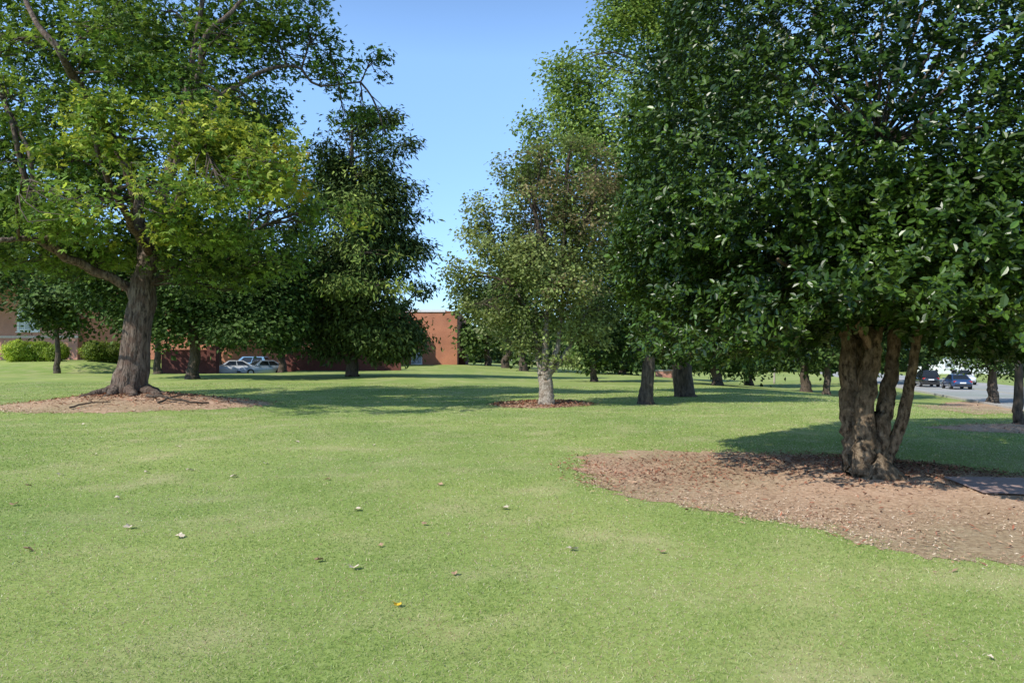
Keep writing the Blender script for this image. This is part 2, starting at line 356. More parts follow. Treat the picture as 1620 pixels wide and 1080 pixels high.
bed_r = bed_px([(1455,676),(1530,671),(1640,669),(1760,676),(1760,690),(1640,687),(1530,682)], (1620,678))
bed_r2 = bed_px([(1440,642),(1500,636),(1600,633),(1720,640),(1720,652),(1600,654),(1500,652)], (1580,644))
BEDS = [bed_h, bed_m, bed_c, bed_r, bed_r2]
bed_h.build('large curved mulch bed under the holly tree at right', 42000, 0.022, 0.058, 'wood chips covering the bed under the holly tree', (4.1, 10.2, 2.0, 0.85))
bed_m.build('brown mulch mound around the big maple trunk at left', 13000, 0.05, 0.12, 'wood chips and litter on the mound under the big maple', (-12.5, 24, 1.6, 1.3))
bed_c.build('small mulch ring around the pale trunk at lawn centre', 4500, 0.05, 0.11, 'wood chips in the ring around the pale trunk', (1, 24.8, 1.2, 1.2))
bed_r.build('nearer of the two thin mulch beds at the right edge', 3500, 0.04, 0.1, 'wood chips on the nearer thin bed at the right edge')
bed_r2.build('farther thin mulch bed beside the road at right', 3500, 0.06, 0.14, 'wood chips on the thin bed beside the road')
# small paved patch behind the mulch at the right edge
ga0, ga1, gb0, gb1 = ground(1492, 760)[:2], ground(1800, 764)[:2], ground(1556, 786)[:2], ground(1900, 800)[:2]
us = np.linspace(0, 1, 16); vs = np.linspace(0, 1, 6); UU, VV = np.meshgrid(us, vs)
pxy = (ga0*(1-UU[..., None])+ga1*UU[..., None])*(1-VV[..., None])+(gb0*(1-UU[..., None])+gb1*UU[..., None])*VV[..., None]
m = MB(); ii = np.arange(UU.size).reshape(UU.shape)
m.add(np.concatenate([pxy, (tz(pxy[..., 0], pxy[..., 1])+0.048)[..., None]], -1), [np.stack([ii[:-1, :-1], ii[1:, :-1], ii[1:, 1:], ii[:-1, 1:]], -1).reshape(-1, 4)])
tag(m.build('paving', M['paver']), 'small greyish pink paved patch behind the mulch at the right edge', 'paving', kind='structure')

# grass blades
n = 600000
u = rng.random(n); a_, b_ = 2.9, 42.0; k = 0.02
d = (a_**k+u*(b_**k-a_**k))**(1/k)
x = rng.uniform(-1, 1, n)*(0.80*d+0.8)
kp = np.ones(n, bool)
for B in BEDS: kp &= B.frac(x, d) > 1.0-np.abs(rng.normal(size=n))*0.12-0.18*np.clip(noise3(np.stack([x, d, 0*x], -1), .22), 0, 1)
x, d = x[kp], d[kp]; n = len(x)
h = rng.uniform(0.006, 0.021, n)*(1+0.016*d); w = 0.0013*(d/3.0)**0.95*rng.uniform(0.7, 1.5, n)
p2 = np.stack([x, d, 0*x], -1)
mott = noise3(p2+5, 0.42); mot2 = noise3(p2+7, 0.16)
dry = np.clip(0.25+0.2*noise3(p2, 0.9)+0.45*mott+0.34*mot2+rng.normal(size=n)*0.22, 0, 1)*np.clip(1.25-0.03*d, .35, 1)
worn = np.zeros(n)
for (qx, qy, rr) in ((180,990,.13),(320,955,.2),(800,857,.17),(765,855,.12),(60,930,.18),(1450,990,.15),(1010,1040,.15),(560,925,.15),(900,810,.22),(480,950,.12),(240,975,.1),(700,1000,.1),(1180,930,.16),(1300,1030,.12),(130,860,.2),(640,790,.25),(350,840,.2),(1100,870,.15)):
    g = ground(qx, qy); e = np.exp(-((x-g[0])**2+((d-g[1])*.8)**2)/(2*rr*rr))*(0.75+.5*mot2)
    worn = np.maximum(worn, e)
dry = np.clip(np.maximum(dry, 1.1*worn-0.1*rng.random(n)), 0, 1)
h *= 1-0.45*dry
ga = np.array((0.20, 0.295, 0.072)); gb = np.array((0.41, 0.475, 0.195)); gc = np.array((0.66, 0.56, 0.36)); gd_ = np.array((0.42, 0.31, 0.18))
tt = np.clip(rng.normal(0.45, 0.3, n)+0.32*noise3(p2, 1.7)+.22*mott, 0, 1)[:, None]
col = ga*(1-tt)+gb*tt
dm = ((rng.random(n) < dry*0.85) | (rng.random(n) < 0.07))[:, None]
dc = np.where((rng.random(n) < .15+.5*worn)[:, None], gd_, gc)
col = np.where(dm, dc*rng.uniform(0.65, 1.05, (n, 1)), col)*np.exp(rng.normal(size=(n, 1))*0.18)
yaw = rng.uniform(0, 2*np.pi, n); side = np.stack([np.cos(yaw), np.sin(yaw), 0*x], -1)*w[:, None]
lean = rng.normal(size=(n, 2))*1.1*h[:, None]
b0 = np.stack([x, d, tz(x, d)-0.002], -1)
tipv = b0+np.stack([lean[:, 0], lean[:, 1], h*0.95], -1)
mid = b0+np.stack([lean[:, 0]*0.35, lean[:, 1]*0.35, h*0.6], -1)
V = np.stack([b0-side, b0+side, mid+side*0.8, tipv, mid-side*0.8], 1)
mb = MB(); off = (np.arange(n)*5)[:, None]
mb.add(V, [np.array([[0, 1, 2, 4]])+off, np.array([[4, 2, 3]])+off], np.repeat(np.clip(col, 0.01, 0.7), 5, 0))
tag(mb.build('grass_blades', M['blade']), 'short mown grass blades of the sunny lawn', 'grass', kind='stuff')

# road, kerb, parking
rd_e = np.array([30.2, 42.5]); rd_u = np.array([0.32, 0.9474]); rd_n = np.array([0.9474, -0.32])
def ribbon(name, e0, u, nrm, s0, s1, w0, w1, lift, mat, nseg=60, thick=None):
    s = np.linspace(s0, s1, nseg); m = MB()
    A = e0+u*s[:, None]+nrm*w0; Bq = e0+u*s[:, None]+nrm*w1
    ctr = e0+u*s[:, None]+nrm*5.0; zc = tz(ctr[:, 0], ctr[:, 1])+lift
    V = np.stack([np.column_stack([A, zc]), np.column_stack([Bq, zc])], 1)
    i = np.arange(nseg-1)*2
    Fq = np.stack([i, i+1, i+3, i+2], -1)
    if thick:
        V2 = V.copy(); V2[..., 2] -= thick; nV = nseg*2
        m.add(np.vstack([V.reshape(-1, 3), V2.reshape(-1, 3)]), [Fq, np.stack([i, i+2, i+2+nV, i+nV], -1), np.stack([i+1, i+1+nV, i+3+nV, i+3], -1)])
    else: m.add(V, [Fq])
    return m.build(name, mat)
tag(ribbon('road', rd_e, rd_u, rd_n, -20, 260, 0, 13.5, 0.05, M['asphalt']), 'grey asphalt road running away at right', 'road', kind='structure')
tag(ribbon('kerb', rd_e, rd_u, rd_n, -20, 260, -0.18, 0, 0.16, M['concrete'], thick=0.3), 'pale concrete kerb along the lawn side of the road', 'kerb', kind='structure')
tag(ribbon('road_marking', rd_e, rd_u, rd_n, -20, 260, 6.6, 6.72, 0.056, M['yellow']), 'yellow centre line on the road', 'road marking', kind='structure')
tag(ribbon('road_marking', rd_e, rd_u, rd_n, -20, 260, 0.35, 0.47, 0.056, M['white']), 'white edge line on the lawn side of the road', 'road marking', kind='structure')
xx = np.linspace(-33.5, -23.5, 40); yy = np.linspace(62.2, 75, 50); XX, YY = np.meshgrid(xx, yy)
m = MB(); ii = np.arange(XX.size).reshape(XX.shape)
m.add(np.stack([XX, YY, tz(XX, YY)+0.03], -1), [np.stack([ii[:-1, :-1], ii[:-1, 1:], ii[1:, 1:], ii[1:, :-1]], -1).reshape(-1, 4)])
tag(m.build('parking_lot', M['asphalt']), 'strip of asphalt parking in front of the brick school', 'parking lot', kind='structure')

# ------------------------------------------------------------------ trees
# 1 big maple
D = 24.0; base = np.array([P(205, 628, D)[0], D, 0.0]); base[2] = float(tz(base[0], base[1]))
trunk = PL(D, [(203,642,0,42),(204,628,0,32),(208,606,0,25.5),(213,570,0,21.5),(219,520,0,19.5),(224,475,0,20),(229,432,0.1,16),(240,390,0.2,12),(252,330,0.3,9),(280,220,0.4,6),(305,90,0.2,4),(330,-60,0,3)])
limbs = [PL(D, [(222,480,0,11),(195,448,-.2,8),(135,424,-.9,7),(75,378,-2.0,6),(45,300,-2.6,5),(20,200,-2.9,4),(-10,120,-2.4,3)]),
 PL(D, [(230,455,0,12),(226,370,.4,9),(195,250,.0,7.5),(135,150,-2.2,6.5),(110,110,-3.0,6),(85,70,-3.6,5.5),(50,25,-3,4),(20,-50,-1,3)]),
 PL(D, [(236,450,0,8),(285,420,.8,6),(335,395,1.2,4),(390,370,1.4,3)]),
 PL(D, [(246,380,0,8),(285,310,-1.5,6),(320,235,-3.0,4.5),(350,150,-3,3)]),
 PL(D, [(265,290,.3,6),(310,190,.4,4.5),(400,120,1,3.5),(470,105,1.6,2.5),(500,135,2,2),(570,130,2.6,1.5)]),
 PL(D, [(285,200,.4,5),(315,120,-.6,5),(325,60,-1.0,4.5),(375,10,-1,3),(420,-50,0,2)]),
 PL(D, [(100,405,-1.4,5),(50,378,-2.4,4.5),(-10,382,-3.0,3.5),(-70,380,-2.4,2)]),
 PL(D, [(60,330,-2.3,4.0),(45,240,-3,3),(5,150,-2.2,2.5),(-20,60,-2,2)]),
 PL(D, [(236,400,0,7),(200,340,-2,5.5),(165,270,-4,4),(140,190,-4.5,2.5)])]
G, Yl, Dk = 0, 1, 2; Y0 = (0, 1, .75); Y1 = (0, 1, .5); Y2 = (0, 1, .28); GY = (0, 1, .12); GD = (0, 2, .3); DG_ = (2, 0, .45); YO = (1, 3, .15)  # sunlit front as yellow-green and a darker back, put into leaf colour
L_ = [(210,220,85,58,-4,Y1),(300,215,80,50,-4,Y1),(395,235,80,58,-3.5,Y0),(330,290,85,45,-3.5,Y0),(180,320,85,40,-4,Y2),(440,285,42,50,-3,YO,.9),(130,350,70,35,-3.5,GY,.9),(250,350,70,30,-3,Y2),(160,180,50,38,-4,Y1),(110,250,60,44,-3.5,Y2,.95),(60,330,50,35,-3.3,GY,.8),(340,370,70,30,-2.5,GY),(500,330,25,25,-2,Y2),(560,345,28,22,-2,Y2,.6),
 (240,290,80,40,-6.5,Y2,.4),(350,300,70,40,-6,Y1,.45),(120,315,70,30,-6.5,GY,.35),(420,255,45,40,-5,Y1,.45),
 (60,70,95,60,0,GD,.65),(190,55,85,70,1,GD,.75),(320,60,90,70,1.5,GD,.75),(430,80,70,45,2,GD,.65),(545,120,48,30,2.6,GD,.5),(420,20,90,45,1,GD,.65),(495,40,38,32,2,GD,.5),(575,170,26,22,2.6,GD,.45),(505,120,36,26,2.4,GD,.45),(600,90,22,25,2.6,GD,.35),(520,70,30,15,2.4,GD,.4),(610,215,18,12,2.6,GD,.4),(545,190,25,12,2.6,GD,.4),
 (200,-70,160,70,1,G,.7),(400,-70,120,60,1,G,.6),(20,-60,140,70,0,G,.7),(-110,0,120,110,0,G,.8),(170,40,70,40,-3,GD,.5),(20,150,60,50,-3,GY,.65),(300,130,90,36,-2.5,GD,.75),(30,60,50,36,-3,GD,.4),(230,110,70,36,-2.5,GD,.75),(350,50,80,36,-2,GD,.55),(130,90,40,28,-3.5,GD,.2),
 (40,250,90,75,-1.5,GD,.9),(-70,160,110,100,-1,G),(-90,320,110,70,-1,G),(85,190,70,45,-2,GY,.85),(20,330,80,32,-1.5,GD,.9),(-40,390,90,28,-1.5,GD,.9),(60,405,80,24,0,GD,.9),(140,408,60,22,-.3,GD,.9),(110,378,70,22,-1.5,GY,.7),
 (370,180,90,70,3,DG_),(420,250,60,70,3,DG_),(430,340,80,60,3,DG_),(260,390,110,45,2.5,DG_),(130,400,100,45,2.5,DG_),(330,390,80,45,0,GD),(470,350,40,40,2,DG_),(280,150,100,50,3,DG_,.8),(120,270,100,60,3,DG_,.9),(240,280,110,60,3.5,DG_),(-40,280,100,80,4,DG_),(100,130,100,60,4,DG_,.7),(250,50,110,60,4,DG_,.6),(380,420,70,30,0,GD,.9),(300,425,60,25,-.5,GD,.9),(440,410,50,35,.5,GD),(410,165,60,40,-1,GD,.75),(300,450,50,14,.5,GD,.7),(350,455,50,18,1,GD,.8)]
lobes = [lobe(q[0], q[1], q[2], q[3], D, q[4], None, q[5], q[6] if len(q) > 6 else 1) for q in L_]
mt = grow('maple_tree', 'big spreading maple with front leaves tinted sunlit yellow-green on the left mulch mound', None, base, trunk, limbs, lobes,
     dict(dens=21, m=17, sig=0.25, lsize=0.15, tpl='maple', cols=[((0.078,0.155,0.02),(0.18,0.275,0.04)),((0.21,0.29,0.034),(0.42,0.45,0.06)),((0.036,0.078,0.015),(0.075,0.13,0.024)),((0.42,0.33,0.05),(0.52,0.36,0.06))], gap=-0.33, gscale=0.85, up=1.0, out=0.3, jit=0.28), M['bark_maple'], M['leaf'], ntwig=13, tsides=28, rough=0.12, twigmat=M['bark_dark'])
for a0, L0 in ((-2.6, 1.6), (-1.9, 1.3), (-1.2, 1.5), (-.5, 1.7), (.2, 1.4), (2.9, 1.5)):
    q = []
    for f, rr in ((0.1, .26), (.42, .2), (.7, .13), (1.0, .05)):
        a1 = a0+.25*math.sin(f*4+a0); qx = base[0]+L0*f*math.cos(a1); qy = base[1]+L0*f*math.sin(a1)
        q.append((np.array([qx, qy, float(tz(qx, qy))+(.28*(1-f)**2 if f < .9 else -.03)]), rr))
    rm = MB(); tube(rm, [a for a, _ in q], [b for _, b in q], 12, 9, .12, .1); rm.build('root', M['bark_maple'], mt, base, True)

def simple(name, label, group, basepx, D, tw, top, lobespx, cols, ls=0.3, dens=9, m=14, sig=0.45, bark='bark_dark', tpl='diamond', mat='leaf', gap=-0.45, gs=1.6, droop=0.3, ntwig=4, lean=0, up=0.9):
    b = P(basepx[0], basepx[1], D); b[2] = float(tz(b[0], b[1]))
    bx = basepx[0]; by = 570+(CH-b[2])*F/D; w1 = rng.normal()*tw*.10; w2 = rng.normal()*tw*.2
    tr = PL(D, [(bx, by+4, 0, tw*.88), (bx, by-3, 0, tw*.72), (bx+lean*.15+w1, by-(by-top)*.09, 0, tw*.6), (bx+lean*.3+w2, by-(by-top)*.2, 0, tw*.55), (bx+lean*.6, by-(by-top)*.5, 0, tw*.4), (bx+lean, top, 0, tw*.12)])
    lb = [lobe(q[0], q[1], q[2], q[3], D, q[4] if len(q) > 4 else 0, None, q[5] if len(q) > 5 else 0, q[6] if len(q) > 6 else 1) for q in lobespx]
    return grow(name, label, group, b, tr, [], lb, dict(dens=dens, m=m, sig=sig, lsize=ls, tpl=tpl, cols=cols, gap=gap, gscale=gs, droop=droop, up=up), M[bark], M[mat], ntwig=ntwig, tsides=12, rough=0.1)
DG = [((0.03,0.064,0.014),(0.068,0.118,0.025)), ((0.08,0.13,0.027),(0.17,0.24,0.045))]
simple('shade_tree', 'dense dark tree right behind the big maple, before the brick wall', None, (305,588), 46, 15, 400,
  [(330,430,110,70),(400,470,80,50),(270,490,70,40),(400,390,80,60),(460,450,45,55),(330,500,80,40),(200,450,80,50),(430,515,55,30,-1),(320,350,100,60),(380,530,50,20,-2),(160,430,60,40),(270,530,50,18,-1),(450,520,30,25,1),(400,545,40,12,0),(350,535,40,16,-1),(440,540,30,12,1),(470,390,35,40,0,1,.5)], DG, 0.28, 11, 15, mat='leaf_fine')
simple('conifer_tree', 'tall feathery green conifer in front of the brick block, left of the sky gap', None, (557,597), 50, 14, 175,
  [(578,210,30,30),(564,262,48,34),(585,318,60,36),(563,375,80,36),(590,425,82,32),(568,480,92,34),(578,532,90,25),(640,392,44,12),(630,302,36,14),(624,236,30,9),(515,320,44,35),(518,255,32,30),(648,458,34,11),(668,385,24,8),(605,186,34,9),(500,410,50,34,0,0,.9),(530,555,45,11),(620,552,46,13),(546,215,32,28),(655,340,28,8),(500,475,50,30,0,0,.9),(560,440,58,42),(545,300,44,42),(640,520,36,18),(645,226,16,6),(684,388,14,5),(630,490,46,22),(600,560,46,10),(515,520,48,22,0,0,.9),(598,270,34,26),(600,365,48,30),(560,340,54,36),(560,505,68,30),
   (560,330,40,22,-3,1,.6),(590,400,44,16,-4,1,.6),(540,380,40,16,-3,1,.6),(570,270,30,18,-2,1,.5),(600,450,44,14,-4,1,.5),(540,450,40,14,-4,1,.5)],
  [((0.040,0.068,0.018),(0.092,0.132,0.034)),((0.10,0.15,0.032),(0.20,0.25,0.048))], 0.38, 18, 16, 0.43, tpl='spray', mat='leaf_fine', gap=-0.38, gs=1.0, droop=1.2, ntwig=10, up=0.6)
# 4 centre tree
D = ground(865, 640)[1]; base = ground(865, 641)
trunk = PL(D, [(865,648,0,16),(865,640,0,13.5),(864,620,0,11),(863,600,0,10.5),(862,586,0,11)])
limbs = [PL(D, [(858,592,0,6),(850,555,.2,4.5),(842,510,.4,3.0),(815,455,.8,1.6)]),
 PL(D, [(862,590,0,6.5),(863,540,0,4.8),(866,480,0,3.0),(866,430,0,1.6)]),
 PL(D, [(866,592,0,6),(880,555,.1,4.2),(888,490,.2,3.0),(892,430,.4,1.6)]),
 PL(D, [(868,594,0,4.5),(895,558,.5,3),(920,510,.8,2.2),(940,460,1,1.3)])]
OB = (0, 1, .10); BO = (0, 1, .42)
L_ = [(800,440,60,45,.6,0,.8),(750,385,36,36,.8,0,.65),(870,400,60,55,0,OB,.8),(925,440,55,55,.6,OB,.8),(840,335,55,45,0,OB,.75),(935,335,50,50,-.4,BO,.65),(900,285,45,34,-.4,BO,.65),(765,335,30,32,.6,0,.65),(735,440,30,38,.6,0,.65),(800,500,45,30,.5,0,.75),(860,500,50,30,-.3,0,.75),(910,525,45,22,.2,0,.7),(960,400,35,65,.8,BO,.65),(840,550,30,16,.0,0,.5),(890,570,34,12,-.2,0,.6),(950,490,40,40,1,0,.75),(815,275,35,30,.5,0,.65),(965,300,25,40,0,BO,.65),(780,400,40,36,-1,0,.75),(880,330,50,40,1,OB,.75),(715,420,20,26,.8,0,.5),(830,420,50,50,-1,0,.75),(890,460,50,40,-1,OB,.75),(765,480,40,26,0,0,.75),(815,535,30,16,.3,0,.5),(940,540,30,16,.4,0,.5),(860,245,34,28,.3,OB,.6),(900,390,50,50,1.2,0,.75),(840,380,50,40,1.5,0,.75),(905,225,32,26,.3,OB,.5),(835,300,24,26,1,0,.5),(945,245,26,24,.3,BO,.5)]
grow('ornamental_tree', 'grey green and brown tree with pale mottled trunk in the small mulch ring', None, base, trunk, limbs, [lobe(q[0], q[1], q[2], q[3], D, q[4], None, q[5], q[6] if len(q) > 6 else 1) for q in L_],
  dict(dens=88, m=13, sig=0.17, lsize=0.122, tpl='diamond', cols=[((0.12,0.165,0.044),(0.255,0.30,0.094)),((0.19,0.155,0.075),(0.31,0.25,0.125))], gap=-0.26, gscale=0.5, up=0.8, jit=0.3), M['bark_pale'], M['leaf'], ntwig=18, tsides=16, rough=0.12, twigr=0.010, twigmat=M['bark_dark'])
# 5 tall tree
LG = [((0.13,0.215,0.042),(0.28,0.38,0.085)), ((0.036,0.07,0.017),(0.072,0.124,0.025))]
simple('tall_tree', 'tall light green tree right of the sky gap, behind the pale trunk', None, (1083,627), ground(1083,627)[1], 24, -60,
  [(1000,60,60,50),(930,105,55,40),(960,180,75,50),(895,215,60,40),(1050,20,70,50),(900,150,35,35),(1010,-40,70,50),(985,20,30,40),(870,260,50,30),(960,260,80,50),(860,230,30,25),(1060,130,80,70),(1050,260,80,60),(1000,340,80,60,2),(1080,400,100,60,2),(880,110,22,20),(1130,-60,90,60),(1180,150,90,90),(1000,430,80,50,3,1),(1120,480,90,40,2,1),(920,320,60,40,1),(840,200,20,16),(840,290,35,25,1)],
  LG, 0.17, 30, 16, 0.30, gap=-0.33, gs=1.0, ntwig=6, lean=-30)
simple('shade_tree', 'dark trunked tree between the pale trunk and the holly', None, (1022,640), 25.5, 18, 380,
  [(1040,470,80,50,1,1),(1010,400,60,60,1.5,1),(1090,510,80,35,1,1),(1100,430,80,60,1,1),(985,520,45,30,1,1),(1030,535,50,25,1,1),(1160,500,70,40,1,1),(1090,545,60,22,.5,1),(1150,550,60,20,1,1),(970,555,35,14,1,1),(1050,562,40,12,1.5,1)], LG, 0.15, 38, 14, 0.25, ntwig=6, mat='leaf_fine', lean=14)
# background trees
BGC = [((0.034,0.064,0.015),(0.078,0.128,0.028)), ((0.09,0.125,0.055),(0.18,0.21,0.095))]
def bgtree(px, py, D, tw, cx, cy, rx, ry, label, n=9, ci=0, ls=None, dens=None, name='shade_tree'):
    lb = []
    for i in range(n):
        a = rng.uniform(0, 6.28); q = math.sqrt(rng.random())*0.75
        lb.append((cx+rx*q*math.cos(a), cy+ry*q*math.sin(a), rx*rng.uniform(.3, .5), ry*rng.uniform(.28, .42), rng.uniform(-.6, .6)*rx*D/F, ci))
    if 900 < px < 1400:      # low hanging shade foliage
        for e in (-.6, -.15, .3, .65): lb.append((cx+rx*e, min(cy+ry*.72, 568), rx*.36, ry*.2, rng.uniform(-.4, .4)*rx*D/F, ci))
    simple(name, label, None, (px, py), D, tw, cy-ry*.4, lb, BGC, ls or 0.0065*D, dens or 420/D, 13, 0.011*D, gap=-0.4, gs=0.03*D, ntwig=2, mat='leaf_fine')
def gd(px, py): return float(ground(px, py)[1])
bgtree(90, 590, 58, 7, 105, 478, 85, 62, 'small dark tree on the left edge in front of the hedge balls', 15)
bgtree(-80, 585, 73, 16, -30, 405, 105, 85, 'leafy tree cut by the left edge of the photo behind the hedges', 14)
bgtree(447, 588, 66, 10, 435, 480, 65, 72, 'dark tree added to shade the low wall, left of the conifer', 14)  # filler tree, added so its crown shades the low brick wall
bgtree(250, 588, 57, 9, 245, 480, 70, 62, 'dark tree half hidden behind the big maple trunk', 12)
bgtree(345, 580, 76, 10, 350, 470, 80, 75, 'dark tree added behind the parked cars to shade the school', 14)  # added behind the cars to throw shade on the school front
bgtree(735, 578, 108, 7, 742, 530, 28, 42, 'small far tree just right of the brick block', 6)
bgtree(772, 579, 98, 8, 775, 512, 48, 64, 'second far tree to the right of the brick block', 9)
bgtree(800, 582, 88, 9, 808, 495, 45, 85, 'greyish far tree behind the left side of the pale trunked tree', 10, 1)
bgtree(828, 586, 80, 10, 840, 465, 60, 105, 'far tree with a stout trunk just left of the pale trunk', 12)
bgtree(940, 608, 52, 9, 950, 515, 65, 72, 'thin trunked tree just right of the pale trunk', 11)
bgtree(985, 588, 80, 9, 990, 520, 75, 65, 'far tree behind the thin trunked tree', 11)
bgtree(1135, 613, 48, 13, 1130, 515, 90, 72, 'shaded tree with a dark trunk under the holly, left of the pale pole', 13)
bgtree(1185, 596, 75, 10, 1190, 520, 85, 66, 'far shaded tree immediately left of the pale pole', 12)
bgtree(1275, 606, 58, 12, 1270, 512, 100, 78, 'shaded tree right of the pale pole', 14)
bgtree(1308, 612, 50, 9, 1330, 508, 80, 80, 'thin shaded tree just left of the holly stems', 13)
bgtree(1060, 590, 95, 10, 1060, 535, 85, 50, 'far tree behind the low brick sign wall', 11)
bgtree(1570, 638, gd(1570, 638), 12, 1570, 545, 85, 48, 'leafy tree beside the road with low branches at the right edge', 14, ls=0.2, dens=22)
bgtree(1612, 670, gd(1612, 671), 12, 1665, 470, 110, 80, 'tree with the nearest slim trunk on the right edge', 9, ls=0.12, dens=36)
bgtree(1465, 600, 95, 10, 1450, 540, 60, 45, 'roadside tree beyond the parked cars, behind the holly stems', 8)
bgtree(1660, 606, 120, 11, 1640, 560, 45, 35, 'far tree across the road at the right edge', 7)
bgtree(1345, 598, 85, 10, 1380, 538, 80, 52, 'far tree seen between the holly stems', 11)

# 7 holly
base = ground(1375, 752); D = base[1]
t = empty('holly_tree', base, 'huge glossy dark green holly with several tan stems at right', 'tree')
def stem(lst, nm='stem', rough=0.18):
    m_ = MB(); q = PL(D, lst); tube(m_, [a for a, _ in q], [b for _, b in q], 40, 18, rough, 0.13); return m_.build(nm, M['bark_holly'], t, base, True)
stem([(1374,772,0,48),(1372,754,0,36),(1371,735,.03,27),(1371,705,.06,23),(1372,675,.1,18),(1373,650,.14,9)], 'trunk', 0.22)
stem([(1354,750,.02,15.5),(1348,705,.05,13.5),(1342,640,.10,12.5),(1343,575,.15,11.5),(1335,500,.3,9.5),(1303,410,.8,7),(1270,280,1,5)])
stem([(1367,750,-.17,16.5),(1365,695,-.15,14),(1369,630,-.10,12.5),(1379,560,-.03,11.5),(1388,490,.1,10),(1400,380,.1,8),(1390,200,.1,5)])
stem([(1384,750,-.1,14.5),(1391,695,-.06,12.5),(1401,640,0,11),(1409,580,.1,10),(1422,510,.1,8.5),(1450,400,.2,6)])
stem([(1391,746,-.02,11.5),(1411,704,-.05,9),(1426,668,-.1,8),(1436,620,-.1,7.5),(1446,560,-.1,7),(1459,490,0,6),(1500,410,.1,5)])
stem([(1364,742,.25,11),(1359,690,.35,9.5),(1357,640,.42,8.5),(1361,570,.5,8),(1345,490,1.0,6),(1270,420,1.6,4)])
stem([(1382,575,.05,6),(1370,535,-.1,5.5),(1340,488,-.35,4.5),(1290,450,-.7,4),(1230,410,-1.0,3)], 'branch')
cc = np.array([5.75, 9.7, 3.6])
def shell(NS, dmin, zlow=-0.62, zhi=1.0, pw=2.2):
    d_ = rdir(NS*3); d_ = d_[(d_[:, 2] > zlow) & (d_[:, 2] < zhi)][:NS]
    rz = np.where(d_[:, 2] > 0, 6.2, 2.1); ry = np.where(d_[:, 1] > 0, 4.9, 3.7)
    lump = 1+0.085*noise3(d_*2.6, 1)+0.06*noise3(d_*6+4, 1)
    depth = 1-(1-dmin)*rng.random(len(d_))**pw
    return d_, cc+np.stack([d_[:, 0]*4.15, d_[:, 1]*ry, d_[:, 2]*rz], -1)*(lump*depth)[:, None]
d1, s1 = shell(18500, 0.62); d2, s2 = shell(3600, 0.1, -0.9, 0.35, 0.8)
nd = 3800; ra = rng.uniform(0, 6.283, nd); rq = 3.7*np.sqrt(rng.random(nd))   # underside round the stems, drooping at the sides
s3 = np.stack([5.5+rq*np.cos(ra), 9.6+rq*np.sin(ra)*.95, 1.65+0.9*rng.random(nd)], -1)
d3 = unit(np.stack([np.cos(ra), np.sin(ra), -.3+0*ra], -1))
dirs = np.vstack([d1, d2, d3]); sc = np.vstack([s1, s2, s3]); n = len(sc)
lat = (sc[:, 0]-5.1*sc[:, 1]/9.8)
zmin = 1.60+0.55*np.exp(-(lat**2)/(2*0.70**2))+0.18*noise3(sc*np.array([1, 1, 0]), 0.5)
low = sc[:, 2] < zmin
sc[low, 2] = zmin[low]+0.5*rng.random(low.sum())
keep = (noise3(sc, 0.42) > -0.90)
sc, dirs = sc[keep], dirs[keep]; n = len(sc)
ax = unit(dirs*np.array([1, 1, 0.8])+np.array([0, 0, 0.25])+rng.normal(size=(n, 3))*0.45)
m = 13; mb = MB()
s_ = np.linspace(0.0, 0.21, m)[None]*rng.uniform(0.7, 1.3, (n, 1))
perp = unit(np.cross(np.repeat(ax[:, None], m, 1), rng.normal(size=(n, m, 3))))
pos = (sc[:, None]+ax[:, None]*s_[..., None]+perp*0.015+rng.normal(size=(n, m, 3))*0.015).reshape(-1, 3)
tip = (perp*0.9+ax[:, None]*0.75+rng.normal(size=(n, m, 3))*0.2).reshape(-1, 3)
nrm = (ax[:, None]*0.9-perp*0.5+np.array([0, 0, 0.55])+rng.normal(size=(n, m, 3))*0.32).reshape(-1, 3)
tcl = np.clip(0.42+0.45*noise3(sc, 0.5)+rng.normal(size=n)*0.22, 0, 1); tcl = np.repeat(tcl, m)[:, None]
col = (np.array((0.018,0.044,0.005))*(1-tcl)+np.array((0.060,0.110,0.013))*tcl)*np.exp(rng.normal(size=(n*m, 1))*0.28)
add_leaves(mb, 'oval', pos, nrm, tip, 0.080*np.exp(rng.normal(size=n*m)*0.18), col)
mb.build('crown', M['leaf_gloss'], t, base)
br = MB(); hub = np.array([P(1385, 500, D), P(1340, 480, D), P(1400, 380, D), P(1390, 230, D), P(1305, 410, D+.8), P(1450, 400, D)])
for j in rng.choice(n, 100, replace=False):
    q = cc+(sc[j]-cc)*.75; s = hub[np.argmin(np.linalg.norm(hub-q, axis=1)+np.where(hub[:, 2] > q[2]+.3, 3, 0))]
    tube(br, [s, (s+q)/2+rng.normal(size=3)*0.15+np.array([0, 0, .1]), q], [0.022, 0.014, 0.005], 7, 5, 0, 0.3)
br.build('twigs', M['bark_dark'], t, base, True)

# distant wood
mb = MB(); n = 42000
ang = rng.uniform(-1, 1, n); dd = rng.uniform(170, 240, n); x = ang*dd*1.0
hh = 9+4*np.sin(x*0.045)+2.5*np.sin(x*0.13+1)+1.5*np.sin(x*0.37); hh = np.maximum(hh, 4)
z = tz(x, dd)+hh*rng.random(n)**0.8
pos = np.stack([x, dd, z], -1)
t_ = rng.random((n, 1)); col = (np.array((0.045,0.08,0.026))*(1-t_)+np.array((0.09,0.14,0.05))*t_)
add_leaves(mb, 'diamond', pos, rng.normal(size=(n, 3))+np.array([0, -.4, .7]), rng.normal(size=(n, 3)), rng.uniform(1.4, 2.8, n), col)
tag(mb.build('distant_wood', M['leaf_fine']), 'dark line of distant woodland along the horizon', 'woodland', kind='stuff')

